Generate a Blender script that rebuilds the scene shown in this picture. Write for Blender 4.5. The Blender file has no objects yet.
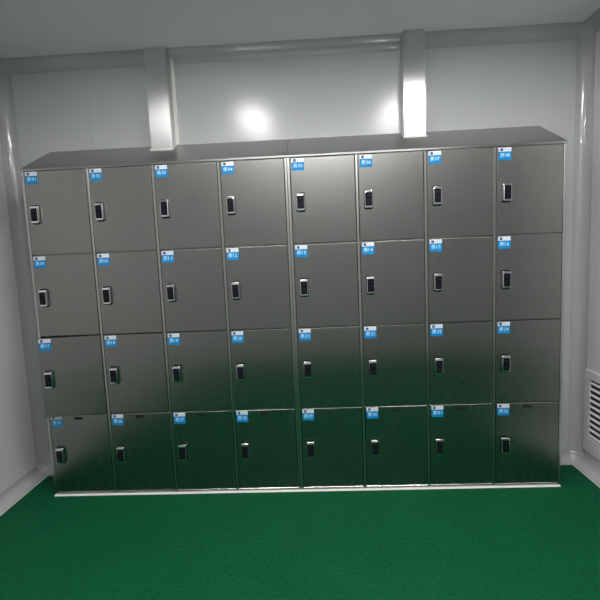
import bpy, bmesh, math, random
from mathutils import Vector, Matrix
random.seed(7)
scn = bpy.context.scene
col = scn.collection
PI = math.pi

# ------------------------------------------------------------------ materials
def new_mat(name):
    m = bpy.data.materials.new(name); m.use_nodes = True
    nt = m.node_tree; b = nt.nodes['Principled BSDF']
    return m, nt, b

def plain(name, c, rough=.5, metal=0., spec=.5, coat=0.):
    m, nt, b = new_mat(name)
    b.inputs['Base Color'].default_value = (*c, 1)
    b.inputs['Roughness'].default_value = rough
    b.inputs['Metallic'].default_value = metal
    b.inputs['Specular IOR Level'].default_value = spec
    b.inputs['Coat Weight'].default_value = coat
    return m

def steel(name, c, rough, stretch=(60, 60, .8), var=.06, bump=.02, aniso=0., blotch=.0):
    """brushed stainless: grain runs along the low-frequency axis"""
    m, nt, b = new_mat(name); N = nt.nodes; L = nt.links
    tc = N.new('ShaderNodeTexCoord')
    mp = N.new('ShaderNodeMapping'); mp.inputs['Scale'].default_value = stretch
    oi = N.new('ShaderNodeObjectInfo')
    ad = N.new('ShaderNodeVectorMath'); ad.operation = 'ADD'
    L.new(tc.outputs['Object'], ad.inputs[0])
    ml = N.new('ShaderNodeVectorMath'); ml.operation = 'SCALE'; ml.inputs['Scale'].default_value = 7.
    L.new(oi.outputs['Location'], ml.inputs[0]); L.new(ml.outputs[0], ad.inputs[1])
    L.new(ad.outputs[0], mp.inputs['Vector'])
    ns = N.new('ShaderNodeTexNoise'); ns.inputs['Scale'].default_value = 6; ns.inputs['Detail'].default_value = 4
    L.new(mp.outputs[0], ns.inputs['Vector'])
    big = N.new('ShaderNodeTexNoise'); big.inputs['Scale'].default_value = 3.; big.inputs['Detail'].default_value = 2
    L.new(ad.outputs[0], big.inputs['Vector'])
    r = N.new('ShaderNodeMapRange'); r.inputs['To Min'].default_value = rough - .012; r.inputs['To Max'].default_value = rough + .012
    L.new(ns.outputs['Fac'], r.inputs['Value']); L.new(r.outputs[0], b.inputs['Roughness'])
    mx = N.new('ShaderNodeMix'); mx.data_type = 'RGBA'
    mx.inputs['A'].default_value = (*[v * (1 - var) for v in c], 1)
    mx.inputs['B'].default_value = (*[min(1, v * (1 + var)) for v in c], 1)
    av = N.new('ShaderNodeMath'); av.operation = 'ADD'
    h1 = N.new('ShaderNodeMath'); h1.operation = 'MULTIPLY'; h1.inputs[1].default_value = .6
    h2 = N.new('ShaderNodeMath'); h2.operation = 'MULTIPLY'; h2.inputs[1].default_value = .4
    L.new(ns.outputs['Fac'], h1.inputs[0]); L.new(big.outputs['Fac'], h2.inputs[0])
    L.new(h1.outputs[0], av.inputs[0]); L.new(h2.outputs[0], av.inputs[1])
    L.new(av.outputs[0], mx.inputs['Factor']); L.new(mx.outputs['Result'], b.inputs['Base Color'])
    bp = N.new('ShaderNodeBump'); bp.inputs['Strength'].default_value = bump; bp.inputs['Distance'].default_value = .001
    L.new(ns.outputs['Fac'], bp.inputs['Height']); L.new(bp.outputs[0], b.inputs['Normal'])
    b.inputs['Metallic'].default_value = 1.
    b.inputs['Anisotropic'].default_value = aniso
    if aniso > 0:                                   # vertical grain spreads reflections sideways
        g = N.new('ShaderNodeNewGeometry')
        t = N.new('ShaderNodeVectorMath'); t.operation = 'CROSS_PRODUCT'; t.inputs[1].default_value = (.013, .017, 1.)
        L.new(g.outputs['True Normal'], t.inputs[0])
        L.new(t.outputs[0], b.inputs['Tangent'])
    return m

STEEL = steel('brushed_steel', (.318, .314, .300), .27, (420, 420, 3.), var=.03, bump=.0, aniso=.9)
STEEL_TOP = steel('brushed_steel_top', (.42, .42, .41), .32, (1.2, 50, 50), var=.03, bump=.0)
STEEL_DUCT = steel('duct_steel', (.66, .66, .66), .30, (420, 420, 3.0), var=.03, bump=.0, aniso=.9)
FRAME = steel('frame_steel', (.54, .535, .51), .24, (420, 420, 3.), var=.03, bump=.0, aniso=.8)
CHROME = plain('chrome', (.90, .90, .92), .10, 1.)
BLACK = plain('black_plastic', (.003, .003, .007), .45, 0., .12)
BLACK2 = plain('key_plastic', (.012, .012, .02), .4, 0., .3)
DARK = plain('plate_black', (.006, .006, .006), .6)
WHITE_S = plain('sticker_white', (.78, .82, .90), .4)
BLUE_S = plain('sticker_blue', (.0, .235, .60), .4, 0., .25)
NAVY_S = plain('sticker_navy', (.02, .04, .16), .4)
GREYTXT = plain('sticker_grey_print', (.62, .68, .78), .4)
LTXT = plain('sticker_letter', (.50, .82, 1.), .4)
SEAL = plain('white_sealant', (.80, .80, .76), .45)
ALU = plain('cove_aluminium_paint', (.46, .455, .48), .2, 0., .5, .5)
CEIL = plain('ceiling_panel_white', (.72, .73, .74), .4)
GRILLE = plain('grille_paint', (.66, .64, .68), .4)
GRDARK = plain('grille_gap_shade', (.03, .03, .035), .8)

def wall_material(name, c, rough):
    m, nt, b = new_mat(name); N = nt.nodes; L = nt.links
    tc = N.new('ShaderNodeTexCoord')
    ns = N.new('ShaderNodeTexNoise'); ns.inputs['Scale'].default_value = 1.3; ns.inputs['Detail'].default_value = 3
    L.new(tc.outputs['Object'], ns.inputs['Vector'])
    mx = N.new('ShaderNodeMix'); mx.data_type = 'RGBA'
    mx.inputs['A'].default_value = (*[v * .96 for v in c], 1); mx.inputs['B'].default_value = (*[v * 1.04 for v in c], 1)
    L.new(ns.outputs['Fac'], mx.inputs['Factor']); L.new(mx.outputs['Result'], b.inputs['Base Color'])
    b.inputs['Roughness'].default_value = rough
    b2 = N.new('ShaderNodeTexNoise'); b2.inputs['Scale'].default_value = 5; L.new(tc.outputs['Object'], b2.inputs['Vector'])
    bp = N.new('ShaderNodeBump'); bp.inputs['Strength'].default_value = .05; bp.inputs['Distance'].default_value = .01
    L.new(b2.outputs['Fac'], bp.inputs['Height']); L.new(bp.outputs[0], b.inputs['Normal'])
    return m
WALL = wall_material('colour_steel_wall_panel', (.54, .555, .56), .21)
WALL2 = wall_material('colour_steel_side_panel', (.62, .61, .62), .3)

def floor_material():
    m, nt, b = new_mat('green_epoxy_floor'); N = nt.nodes; L = nt.links
    tc = N.new('ShaderNodeTexCoord')
    n1 = N.new('ShaderNodeTexNoise'); n1.inputs['Scale'].default_value = 60; n1.inputs['Detail'].default_value = 5
    n2 = N.new('ShaderNodeTexNoise'); n2.inputs['Scale'].default_value = 3; n2.inputs['Detail'].default_value = 3
    L.new(tc.outputs['Object'], n1.inputs['Vector']); L.new(tc.outputs['Object'], n2.inputs['Vector'])
    r = N.new('ShaderNodeValToRGB')
    r.color_ramp.elements[0].position = .3; r.color_ramp.elements[0].color = (.0010, .078, .029, 1)
    r.color_ramp.elements[1].position = .72; r.color_ramp.elements[1].color = (.0025, .126, .050, 1)
    L.new(n1.outputs['Fac'], r.inputs['Fac'])
    mx = N.new('ShaderNodeMix'); mx.data_type = 'RGBA'; mx.blend_type = 'MULTIPLY'; mx.inputs['Factor'].default_value = .35
    L.new(r.outputs[0], mx.inputs['A']); L.new(n2.outputs['Fac'], mx.inputs['B'])
    L.new(mx.outputs['Result'], b.inputs['Base Color'])
    b.inputs['Roughness'].default_value = .6
    b.inputs['Specular IOR Level'].default_value = .12
    bp = N.new('ShaderNodeBump'); bp.inputs['Strength'].default_value = .15; bp.inputs['Distance'].default_value = .002
    L.new(n1.outputs['Fac'], bp.inputs['Height']); L.new(bp.outputs[0], b.inputs['Normal'])
    return m
FLOOR = floor_material()

def emit(name, c, s):
    m, nt, b = new_mat(name)
    b.inputs['Base Color'].default_value = (.9, .9, .9, 1)
    b.inputs['Emission Color'].default_value = (*c, 1); b.inputs['Emission Strength'].default_value = s
    return m
LED = emit('light_diffuser', (1., .99, .97), 34.0)

# ------------------------------------------------------------------ mesh helpers
def box(bm, x0, x1, y0, y1, z0, z1, mi=0, bev=0., seg=2):
    vs = [bm.verts.new((x, y, z)) for x in (x0, x1) for y in (y0, y1) for z in (z0, z1)]
    F = [(0, 1, 3, 2), (4, 6, 7, 5), (0, 4, 5, 1), (2, 3, 7, 6), (0, 2, 6, 4), (1, 5, 7, 3)]
    fs = [bm.faces.new([vs[i] for i in f]) for f in F]
    for f in fs: f.material_index = mi
    if bev > 0:
        es = list({e for f in fs for e in f.edges})
        r = bmesh.ops.bevel(bm, geom=es, offset=bev, segments=seg, affect='EDGES', profile=.5)
        for f in r['faces']: f.material_index = mi
    return fs

def prism(bm, pts, axis, a0, a1, mi=0):
    """extrude closed outline pts (2-D) along axis between a0 and a1"""
    def P(u, v, a):
        return {'x': (a, u, v), 'y': (u, a, v), 'z': (u, v, a)}[axis]
    A = [bm.verts.new(P(u, v, a0)) for u, v in pts]; B = [bm.verts.new(P(u, v, a1)) for u, v in pts]
    fs = [bm.faces.new(A), bm.faces.new(list(reversed(B)))]
    n = len(pts)
    for i in range(n): fs.append(bm.faces.new([A[i], B[i], B[(i + 1) % n], A[(i + 1) % n]]))
    for f in fs: f.material_index = mi
    return fs

def link(name, bm, mats, parent=None, smooth=False, loc=(0, 0, 0)):
    bmesh.ops.recalc_face_normals(bm, faces=bm.faces)
    me = bpy.data.meshes.new(name); bm.to_mesh(me); bm.free()
    for m in (mats if isinstance(mats, (list, tuple)) else [mats]): me.materials.append(m)
    if smooth:
        for p in me.polygons: p.use_smooth = True
        try: me.set_sharp_from_angle(angle=math.radians(35))
        except Exception: pass
    o = bpy.data.objects.new(name, me); col.objects.link(o)
    o.location = loc
    if parent: o.parent = parent
    return o

def struct(name, bm, mats, label=None, smooth=False):
    o = link(name, bm, mats, None, smooth); o['kind'] = 'structure'
    if label: o['label'] = label
    return o

def thing(name, label, cat, loc=(0, 0, 0), group=None):
    o = bpy.data.objects.new(name, None); col.objects.link(o); o.location = loc
    o.empty_display_size = .1
    o['label'] = label; o['category'] = cat
    if group: o['group'] = group
    return o

# ------------------------------------------------------------------ dimensions (metres)
XL, XR = -1.745, 1.545          # side walls
YB = .2876                      # rear wall face (behind the lockers)
YF = -3.05                      # wall behind the photographer
ZC = 2.45                       # ceiling
R = .058                        # cove radius
T = .05

# ------------------------------------------------------------------ room shell
YJ = -.80                       # right wall ends here; unseen widening added for the door reflections
XE = 3.10
def lshape(z0, z1):
    bm = bmesh.new()
    prism(bm, [(XL - T, YF - T), (XE + T, YF - T), (XE + T, YJ + T), (XR + T, YJ + T), (XR + T, YB + T), (XL - T, YB + T)], 'z', z0, z1)
    return bm
struct('floor', lshape(-.06, 0), FLOOR)
struct('ceiling', lshape(ZC, ZC + .06), CEIL)

# rear wall: sandwich panels with hairline joints
bm = bmesh.new()
joints = [XL - T, -1.243, XR + T]
for a, b_ in zip(joints[:-1], joints[1:]):
    box(bm, a + .0001, b_ - .0001, YB, YB + .02, 0, ZC, 0, .0012, 1)
box(bm, XL - T, XR + T, YB + .021, YB + T, 0, ZC)
struct('wall_back', bm, WALL)
bm = bmesh.new(); ys = [YF, YF + .98, YF + 2.16, YB]
for a, b_ in zip(ys[:-1], ys[1:]): box(bm, XL - .02, XL, a + .0001, b_ - .0001, 0, ZC, 0, .001, 1)
box(bm, XL - T, XL - .021, YF, YB, 0, ZC)
struct('wall_left', bm, WALL2)
bm = bmesh.new(); box(bm, XR, XR + T, YJ, YB, 0, ZC, 0, .0); struct('wall_right', bm, WALL2)
bm = bmesh.new(); box(bm, XR + T, XE, YJ, YJ + T, 0, ZC); struct('wall_added_return', bm, WALL2)  # unseen wall of the added widening, there for the reflections in the doors
bm = bmesh.new(); box(bm, XE, XE + T, YF, YJ + T, 0, ZC); struct('wall_added_right', bm, WALL2)  # end of the added widening, out of view
bm = bmesh.new(); box(bm, XL - T, XE + T, YF - T, YF, 0, ZC); struct('wall_front', bm, WALL)

# cove profiles (square corner minus quarter circle), with a thin flange at both ends
def cove_pts(r, n=10, fl=.006, th=.002):
    """2-D points, corner at (0,0), opening to +u,+v"""
    pts = [(0, 0), (r + fl, 0), (r + fl, th)]
    for i in range(n + 1):
        a = -PI / 2 - i * (PI / 2) / n
        pts.append((r + (r - th) * math.cos(a), r + (r - th) * math.sin(a)))
    pts += [(th, r + fl), (0, r + fl)]
    return pts
CP = cove_pts(R)
def cove(name, axis, cx, cy, su, sv, a0, a1, label=None):
    bm = bmesh.new()
    prism(bm, [(cx + su * u, cy + sv * v) for u, v in CP], axis, a0, a1)
    return struct(name, bm, ALU, label, True)
rc = .0
# vertical coves
cove('trim_1', 'z', XL, YB, 1, -1, R, ZC - R, 'rounded grey cove in the left rear corner')
cove('trim_2', 'z', XR, YB, -1, -1, R, ZC - R, 'rounded grey cove in the right rear corner')
# floor coves: floor/wall
cove('baseboard_left', 'y', XL, 0, 1, 1, YF, YB - R)
cove('baseboard_right', 'y', XR, 0, -1, 1, YJ, YB - R)
LX0, LX1 = -1.499, 1.290
# rear cove shows only on either side of the lockers, it is cut at the cabinets
bm = bmesh.new()
prism(bm, [(YB - u, v) for u, v in CP], 'x', XL + R, LX0 - .002)
prism(bm, [(YB - u, v) for u, v in CP], 'x', LX1 + .002, XR - R)
struct('baseboard_back', bm, ALU, None, True)
# ceiling coves
cove('trim_3', 'y', XL, ZC, 1, -1, YF, YB - R); cove('trim_4', 'y', XR, ZC, -1, -1, YJ, YB - R)
cove('trim_5', 'x', YB, ZC, -1, -1, XL + R, XR - R)
# three-way corner pieces
def corner(name, cx, sx, cz, sz):
    bm = bmesh.new(); n = 8; r = R - .002; g = []
    for i in range(n + 1):
        row = []
        for j in range(n + 1):
            a = PI / 2 * i / n; e = PI / 2 * j / n
            d = Vector((math.cos(e) * math.cos(a), math.cos(e) * math.sin(a), math.sin(e)))
            row.append(bm.verts.new((cx + sx * (R - r * d.x), YB - (R - r * d.y), cz + sz * (R - r * d.z))))
        g.append(row)
    for i in range(n):
        for j in range(n):
            q = [g[i][j], g[i + 1][j], g[i + 1][j + 1], g[i][j + 1]]
            if j == n - 1: bm.faces.new([g[i][j], g[i + 1][j], g[i][j + 1]])
            else: bm.faces.new(q)
    bmesh.ops.remove_doubles(bm, verts=bm.verts, dist=1e-5)
    o = struct(name, bm, ALU, None, True)
    md = o.modifiers.new('thickness', 'SOLIDIFY'); md.thickness = .002; md.offset = 0
corner('trim_6', XL, 1, 0, 1); corner('trim_7', XR, -1, 0, 1)
corner('trim_8', XL, 1, ZC, -1); corner('trim_9', XR, -1, ZC, -1)

# thin sealant beads along the floor coves
def bead(bm, x0, x1, y0, y1, h=.004): box(bm, x0, x1, y0, y1, 0, h, 0, .0012, 1)
bm = bmesh.new(); bead(bm, XL + R + .006, XL + R + .010, YF, YB - R - .006)
struct('trim_10', bm, SEAL)
bm = bmesh.new(); bead(bm, XR - R - .010, XR - R - .006, YJ, YB - R - .006)
struct('trim_11', bm, SEAL)
# white sealant strip along the foot of the lockers
bm = bmesh.new()
prof = [(-.011, 0), (.0, 0), (.0, .007), (-.003, .007), (-.008, .005), (-.0105, .002)]
prism(bm, [(y - .0065, z) for y, z in prof], 'x', LX0 + .004, LX1 - .004)
struct('trim_12', bm, SEAL, 'white sealant strip along the foot of the lockers', True)

# ------------------------------------------------------------------ lockers
W = 1.3935; ZT = 1.802; RISE = .1439; D = YB - .0006
PX, PZ, DW, DH = .345, .44, .3275, .4355
DX0 = .0160                       # first door, left edge
ZTOP = 1.7860                     # top edge of the top doors
YD = -.0060                       # door front face
def make_body():
    bm = bmesh.new(); t = .0012
    Zt = ZT - .012
    # outer sides, back, bottom, top deck
    box(bm, 0, .006, 0, D, 0, Zt); box(bm, W - .006, W, 0, D, 0, Zt)
    box(bm, .006, W - .006, D - .004, D, 0, Zt)
    box(bm, .006, W - .006, .001, D - .004, .0, .018); box(bm, .006, W - .006, .001, D - .004, Zt - .006, Zt)
    # inner uprights and shelves
    for k in range(1, 4):
        x = DX0 + k * PX - (PX - DW) / 2
        box(bm, x - .003, x + .003, .014, D - .004, .018, Zt - .006)
    for r in range(1, 4):
        z = ZTOP - r * PZ + (PZ - DH) / 2
        box(bm, .006, W - .006, .016, D - .004, z - .004, z + .004)
    return link('body', bm, STEEL)
def make_frame():
    bm = bmesh.new()
    e = .0022
    # stiles between the doors
    xs = [(0, DX0 - e)] + [(DX0 + (k - 1) * PX + DW + e, DX0 + k * PX - e) for k in range(1, 4)] + [(DX0 + 3 * PX + DW + e, W)]
    for a, b_ in xs: box(bm, a, b_, -.004, .014, .0, ZT - .012, 0, .002, 2)
    # bottom rail
    box(bm, xs[0][1], xs[-1][0], -.004, .012, 0, .0185, 0, .0015, 1)
    return link('front_frame', bm, FRAME)
def make_top():
    bm = bmesh.new()
    # wedge-shaped cover with rounded front lip
    pts = [(-.008, ZT - .0150), (-.0095, ZT - .012), (-.0095, ZT - .004), (-.0075, ZT - .001), (-.004, ZT + .0005),
           (D, ZT + RISE * (D) / YB + .0), (D, ZT - .0110), (.0, ZT - .0110), (-.0045, ZT - .0150)]
    prism(bm, pts, 'x', 0.0004, W - .0004)
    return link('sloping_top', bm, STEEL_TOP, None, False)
def make_door():
    """origin at hinge (right) edge, front face centre line, z centre"""
    bm = bmesh.new()
    box(bm, -DW, 0, 0, .019, -DH / 2, DH / 2, 0, .0028, 3)
    return link('door', bm, STEEL)
LOCKX = .0465 - DW; LOCKZ = -.0065
def make_lock():
    bm = bmesh.new()
    w, h, d = .042, .088, .020
    # back plate with rounded ends, then raised rounded housing
    def rrect(w, h, r, n=5, bulge=0):
        p = []
        for cx, cz, a0 in ((w / 2 - r, h / 2 - r, 0), (-w / 2 + r, h / 2 - r, 90), (-w / 2 + r, -h / 2 + r, 180), (w / 2 - r, -h / 2 + r, 270)):
            for i in range(n + 1):
                a = math.radians(a0 + 90 * i / n)
                x, z = cx + r * math.cos(a), cz + r * math.sin(a)
                p.append((x, z + math.copysign(bulge * (1 - (2 * x / w) ** 2), z)))
        return p
    prev = None
    # stacked rounded outline: plate -> waist -> domed body
    prof = [(w + .0015, h + .010, .007, -.0), (w + .0015, h + .010, .007, -.0025), (w, h, .006, -.0035), (w, h, .006, -.0165), (w - .004, h - .005, .005, -.0205), (w - .008, h - .015, .003, -.0215)]
    rings = []
    for (a, b_, r, y) in prof:
        rings.append([bm.verts.new((x, y, z)) for x, z in rrect(a, b_, r, 5, .0015)])
    for A, B in zip(rings[:-1], rings[1:]):
        n = len(A)
        for i in range(n): bm.faces.new([A[i], A[(i + 1) % n], B[(i + 1) % n], B[i]])
    bm.faces.new(rings[0]); bm.faces.new(list(reversed(rings[-1])))
    for f in bm.faces:                              # dark gasket behind the chrome housing
        if all(v.co.y > -.0036 for v in f.verts): f.material_index = 1
    return link('lock', bm, [CHROME, BLACK], None, True)
def make_keypad():
    bm = bmesh.new()
    box(bm, -.0168, .0168, -.0232, -.0205, -.0340, .0330, 0, .0008, 1)
    # ring reader and key rows, slightly raised
    for r in range(4):
        for c in range(3):
            x = -.008 + c * .008; z = .0 - r * .008
            box(bm, x - .0028, x + .0028, -.0238, -.0230, z - .0026, z + .0026, 1, .0003, 1)
    box(bm, -.010, .010, -.0237, -.0230, .012, .025, 1, .0004, 1)
    return link('keypad', bm, [BLACK, BLACK2])
def make_dark_plate():
    bm = bmesh.new()
    # small dark plate standing proud of the door, with thin raised bars
    box(bm, -.022, .022, -.0010, .0002, -.0075, .0075, 0, .0004, 1)
    for z in (-.004, .0, .004):
        box(bm, -.019, .019, -.0018, -.0008, z - .0008, z + .0008, 1, .0002, 1)
    return link('dark_plate', bm, [DARK, BLACK2])

FONT_CACHE = {}
def text_mesh(s):
    if s in FONT_CACHE: return FONT_CACHE[s]
    cu = bpy.data.curves.new('txt', 'FONT'); cu.body = s; cu.size = 1.; cu.align_x = 'LEFT'; cu.resolution_u = 2
    cu.offset = .018
    o = bpy.data.objects.new('txt', cu); col.objects.link(o)
    dg = bpy.context.evaluated_depsgraph_get(); me = bpy.data.meshes.new_from_object(o.evaluated_get(dg))
    bpy.data.objects.remove(o); bpy.data.curves.remove(cu)
    vs = [v.co.copy() for v in me.vertices]; ps = [tuple(p.vertices) for p in me.polygons]
    bpy.data.meshes.remove(me)
    if not vs: FONT_CACHE[s] = None; return None
    x0 = min(v.x for v in vs); x1 = max(v.x for v in vs); y0 = min(v.y for v in vs); y1 = max(v.y for v in vs)
    FONT_CACHE[s] = ([((v.x - x0) / (x1 - x0), (v.y - y0) / (y1 - y0)) for v in vs], ps)
    return FONT_CACHE[s]
def put_text(bm, s, x, z, w, h, y, mi):
    t = text_mesh(s)
    if not t: return
    vs = [bm.verts.new((x + u * w, y, z + v * h)) for u, v in t[0]]
    for p in t[1]:
        try: f = bm.faces.new([vs[i] for i in p]); f.material_index = mi
        except ValueError: pass
def make_sticker(num):
    """origin: upper-left corner on the door face"""
    bm = bmesh.new(); w, h = .062, .061
    box(bm, 0, w, -.0006, .0002, -.0200, 0, 0)
    box(bm, -.0002, w + .0002, -.0006, .0002, -h, -.0200, 1)
    # header emblem and fine print
    box(bm, .0080, .0215, -.0009, -.0005, -.0172, -.0038, 2)
    box(bm, .0110, .0160, -.0012, -.0008, -.0112, -.0102, 3)
    for i, (a, b_) in enumerate(((.024, .031), (.033, .041), (.043, .050), (.052, .057))):
        box(bm, a, b_, -.0009, -.0005, -.0125, -.0085, 3)
    put_text(bm, '\u7537', .0070, -.0485, .0205, .0215, -.0012, 4)
    put_text(bm, num, .0325, -.0465, .0225, .0180, -.0012, 4)
    return link('number_sticker', bm, [WHITE_S, BLUE_S, NAVY_S, GREYTXT, LTXT])

body, frame, top, door, lock, keypad, dark_plate = make_body(), make_frame(), make_top(), make_door(), make_lock(), make_keypad(), make_dark_plate()
protos = [body, frame, top, door, lock, keypad, dark_plate]
def cp(o, parent, loc=(0, 0, 0), rot=0.):
    c = o.copy(); col.objects.link(c); c.parent = parent; c.location = loc; c.rotation_euler = (0, 0, rot)
    return c
cabs = [(-1.4990, 'left-hand stainless steel locker cabinet of sixteen doors, beside the plain left wall', 0),
        (-.1045, 'right-hand stainless steel locker cabinet of sixteen doors, on the side of the louvred wall grille', 4)]
order = {}
for X0, lab, c0 in cabs:
    root = thing('locker_cabinet', lab, 'locker cabinet', (X0, 0, 0), 'stainless steel locker cabinets against the rear wall')
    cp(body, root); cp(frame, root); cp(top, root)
    for r in range(4):
        for k in range(4):
            n = r * 8 + c0 + k + 1
            zc = ZTOP - r * PZ - DH / 2
            rot = 0.
            yy = YD
            if (r, c0 + k) == (2, 0): rot = math.radians(7.6)       # stands ajar
            elif (r, c0 + k) == (1, 0): rot = math.radians(.5)
            else: rot = math.radians(random.uniform(-.10, .18))
            d = cp(door, root, (DX0 + k * PX + DW, yy, zc), rot)
            d.name = 'door'
            if r == 3:                                             # the bottom doors are a little taller
                d.scale = (1, 1, (DH + .0065) / DH); d.location.z -= .00325
            if (r, c0 + k) == (2, 0): d['label'] = 'door 17 standing slightly ajar'
            ls = 1 / d.scale[2]
            st = make_sticker('%02d' % n); st.parent = d; st.location = (-DW + .0085, -.0002, DH / 2 - .0040); st.scale = (1, 1, ls)
            if n in (25,): st.rotation_euler = (0, math.radians(-1.5), 0)
            jz = random.uniform(-.002, .002)
            a = cp(lock, d, (LOCKX, -.0002, LOCKZ + jz)); a.scale = (1, 1, ls)
            b2 = cp(keypad, d, (LOCKX, -.0002, LOCKZ + jz)); b2.scale = (1, 1, ls)
            if r == 3:
                s = cp(dark_plate, d, (-DW / 2, -.0002, DH / 2 - .019)); s.scale = (1, 1, ls)
for o in protos: bpy.data.objects.remove(o)

# ------------------------------------------------------------------ steel ducts standing on the sloping top
def slope_z(y): return ZT + RISE * y / YB
def duct(x0, x1, yf, lab, side):
    root = thing('steel_duct', lab, 'duct', (x0, yf, slope_z(yf)), 'square steel ducts from the lockers to the ceiling')
    ox, oy, oz = root.location
    w = x1 - x0; dp = YB - yf - .0008
    bm = bmesh.new()
    # box duct, foot cut to the slope
    bot = [(0, 0, .001), (w, 0, .001), (w, dp, slope_z(YB) - oz + .001), (0, dp, slope_z(YB) - oz + .001)]
    topz = ZC - .0006 - oz
    A = [bm.verts.new(p) for p in bot]; B = [bm.verts.new((p[0], p[1], topz)) for p in bot]
    bm.faces.new(A); bm.faces.new(B)
    for i in range(4): bm.faces.new([A[i], B[i], B[(i + 1) % 4], A[(i + 1) % 4]])
    bmesh.ops.recalc_face_normals(bm, faces=bm.faces)
    bmesh.ops.bevel(bm, geom=[e for e in bm.edges if abs(e.verts[0].co.z - e.verts[1].co.z) > .3], offset=.003, segments=3, affect='EDGES')
    link('duct_shaft', bm, STEEL_DUCT, root)
    # white sealant bead: round the foot and up one wall joint
    bm = bmesh.new(); t = .007
    box(bm, -.004, w + .004, -t, -.0005, -.004, .006, 0, .002, 2)
    th = math.atan2(RISE, YB)
    for s in (0, 1):
        xa = w + .0005 if s else -t
        vs = [(xa, -t, -.003), (xa + t, -t, -.003), (xa + t, dp, slope_z(YB) - oz), (xa, dp, slope_z(YB) - oz)]
        a = [bm.verts.new((p[0], p[1], p[2] + .0005)) for p in vs]; b_ = [bm.verts.new((p[0], p[1], p[2] + .0065)) for p in vs]
        bm.faces.new(a); bm.faces.new(b_)
        for i in range(4): bm.faces.new([a[i], b_[i], b_[(i + 1) % 4], a[(i + 1) % 4]])
    zz = slope_z(YB) - oz + .004
    wd = .018 if side > 0 else .007
    if side > 0:
        prism(bm, [(w + .0005, dp - .010), (w + .0005, dp), (w + wd, dp), (w + wd - .003, dp - .003)], 'z', zz, topz)
        prism(bm, [(-.0005, dp - .004), (-.0005, dp), (-.005, dp)], 'z', zz, topz)
    else:
        prism(bm, [(-.0005, dp - .006), (-.0005, dp), (-wd, dp)], 'z', zz, topz)
        prism(bm, [(w + .0005, dp - .004), (w + .0005, dp), (w + .005, dp)], 'z', zz, topz)
    link('sealant', bm, SEAL, root, True)
    return root
duct(-.8720, -.7520, .2060, 'square stainless steel duct with darker upper end, over the left-hand lockers', 1)
duct(.5290, .6465, .1965, 'square stainless steel duct shining bright white, over the right-hand lockers', -1)

# ------------------------------------------------------------------ louvred grille low on the right wall
gy0, gy1, gz0, gz1 = -.40, .224, .100, .575
root = thing('louvred_grille', 'pale louvred return-air grille low on the right wall', 'air grille', (XR, (gy0 + gy1) / 2, gz0))
ox, oy, oz = root.location
bm = bmesh.new(); fw = .048
Y0, Y1 = gy0 - oy, gy1 - oy; H = gz1 - gz0
for (a, b_, c, d_) in ((Y0, Y1, 0, .088), (Y0, Y1, H - fw, H), (Y0, Y0 + fw, .088, H - fw), (Y1 - fw, Y1, .088, H - fw)):
    box(bm, -.012, -.0006, a, b_, c, d_, 0, .002, 2)
link('frame', bm, GRILLE, root)
bm = bmesh.new(); box(bm, -.002, -.0006, Y0 + fw, Y1 - fw, fw, H - fw); link('backing', bm, GRDARK, root)  # flat dark sheet, its colour stands in for the shade behind the slats
nsl = 10; fb = .088
for i in range(nsl):
    z = fb + (i + .5) * (H - fw - fb) / nsl
    bm = bmesh.new()
    prism(bm, [(-.0028, z + .0035), (-.0038, z + .0040), (-.0115, z - .0060), (-.0105, z - .0070)], 'y', Y0 + fw, Y1 - fw)
    for v in bm.verts: pass
    link('slat', bm, GRILLE, root)

# ------------------------------------------------------------------ ceiling lights
def light(x, y, w, l, lab):
    root = thing('ceiling_light', lab, 'ceiling light', (x, y, ZC), 'ceiling lights over the lockers')
    bm = bmesh.new(); e = .012
    for (a, b_, c, d_) in ((-w / 2, w / 2, -l / 2, -l / 2 + e), (-w / 2, w / 2, l / 2 - e, l / 2), (-w / 2, -w / 2 + e, -l / 2 + e, l / 2 - e), (w / 2 - e, w / 2, -l / 2 + e, l / 2 - e)):
        box(bm, a, b_, c, d_, -.022, -.0005, 0, .0015, 1)
    link('frame', bm, CEIL, root)
    bm = bmesh.new(); box(bm, -w / 2 + e, w / 2 - e, -l / 2 + e, l / 2 - e, -.018, -.001)
    link('diffuser', bm, LED, root)
light(-.46, -1.14, .24, .86, 'rectangular ceiling light panel left of the room centre')
light(.12, -2.78, .80, .26, 'smaller ceiling light panel set crosswise, farthest from the lockers')
light(.74, -1.14, .26, .86, 'rectangular ceiling light panel right of the room centre')

# ------------------------------------------------------------------ camera
yaw, pitch, roll, F = .0451, -.1103, -.0428, 458.66
cy, sy, cq, sq, cr, sr = math.cos(yaw), math.sin(yaw), math.cos(pitch), math.sin(pitch), math.cos(roll), math.sin(roll)
f = Vector((-sy * cq, cy * cq, sq)); r = Vector((cy, sy, 0)); u = r.cross(f)
r2 = cr * r + sr * u; u2 = -sr * r + cr * u
M = Matrix((r2, u2, -f)).transposed().to_4x4(); M.translation = Vector((.041, -2.3998, 1.3756 - .0532))
cam = bpy.data.objects.new('camera', bpy.data.cameras.new('camera')); col.objects.link(cam)
cam.matrix_world = M; cam.data.sensor_width = 36; cam.data.lens = 36 * F / 600; cam.data.clip_start = .02
scn.camera = cam

w = bpy.data.worlds.new('world'); scn.world = w; w.use_nodes = True
w.node_tree.nodes['Background'].inputs[0].default_value = (.02, .02, .02, 1)
scn.view_settings.view_transform = 'Standard'; scn.view_settings.look = 'None'
scn.view_settings.exposure = 0.28; scn.view_settings.gamma = 1; scn.view_settings.use_curve_mapping = False
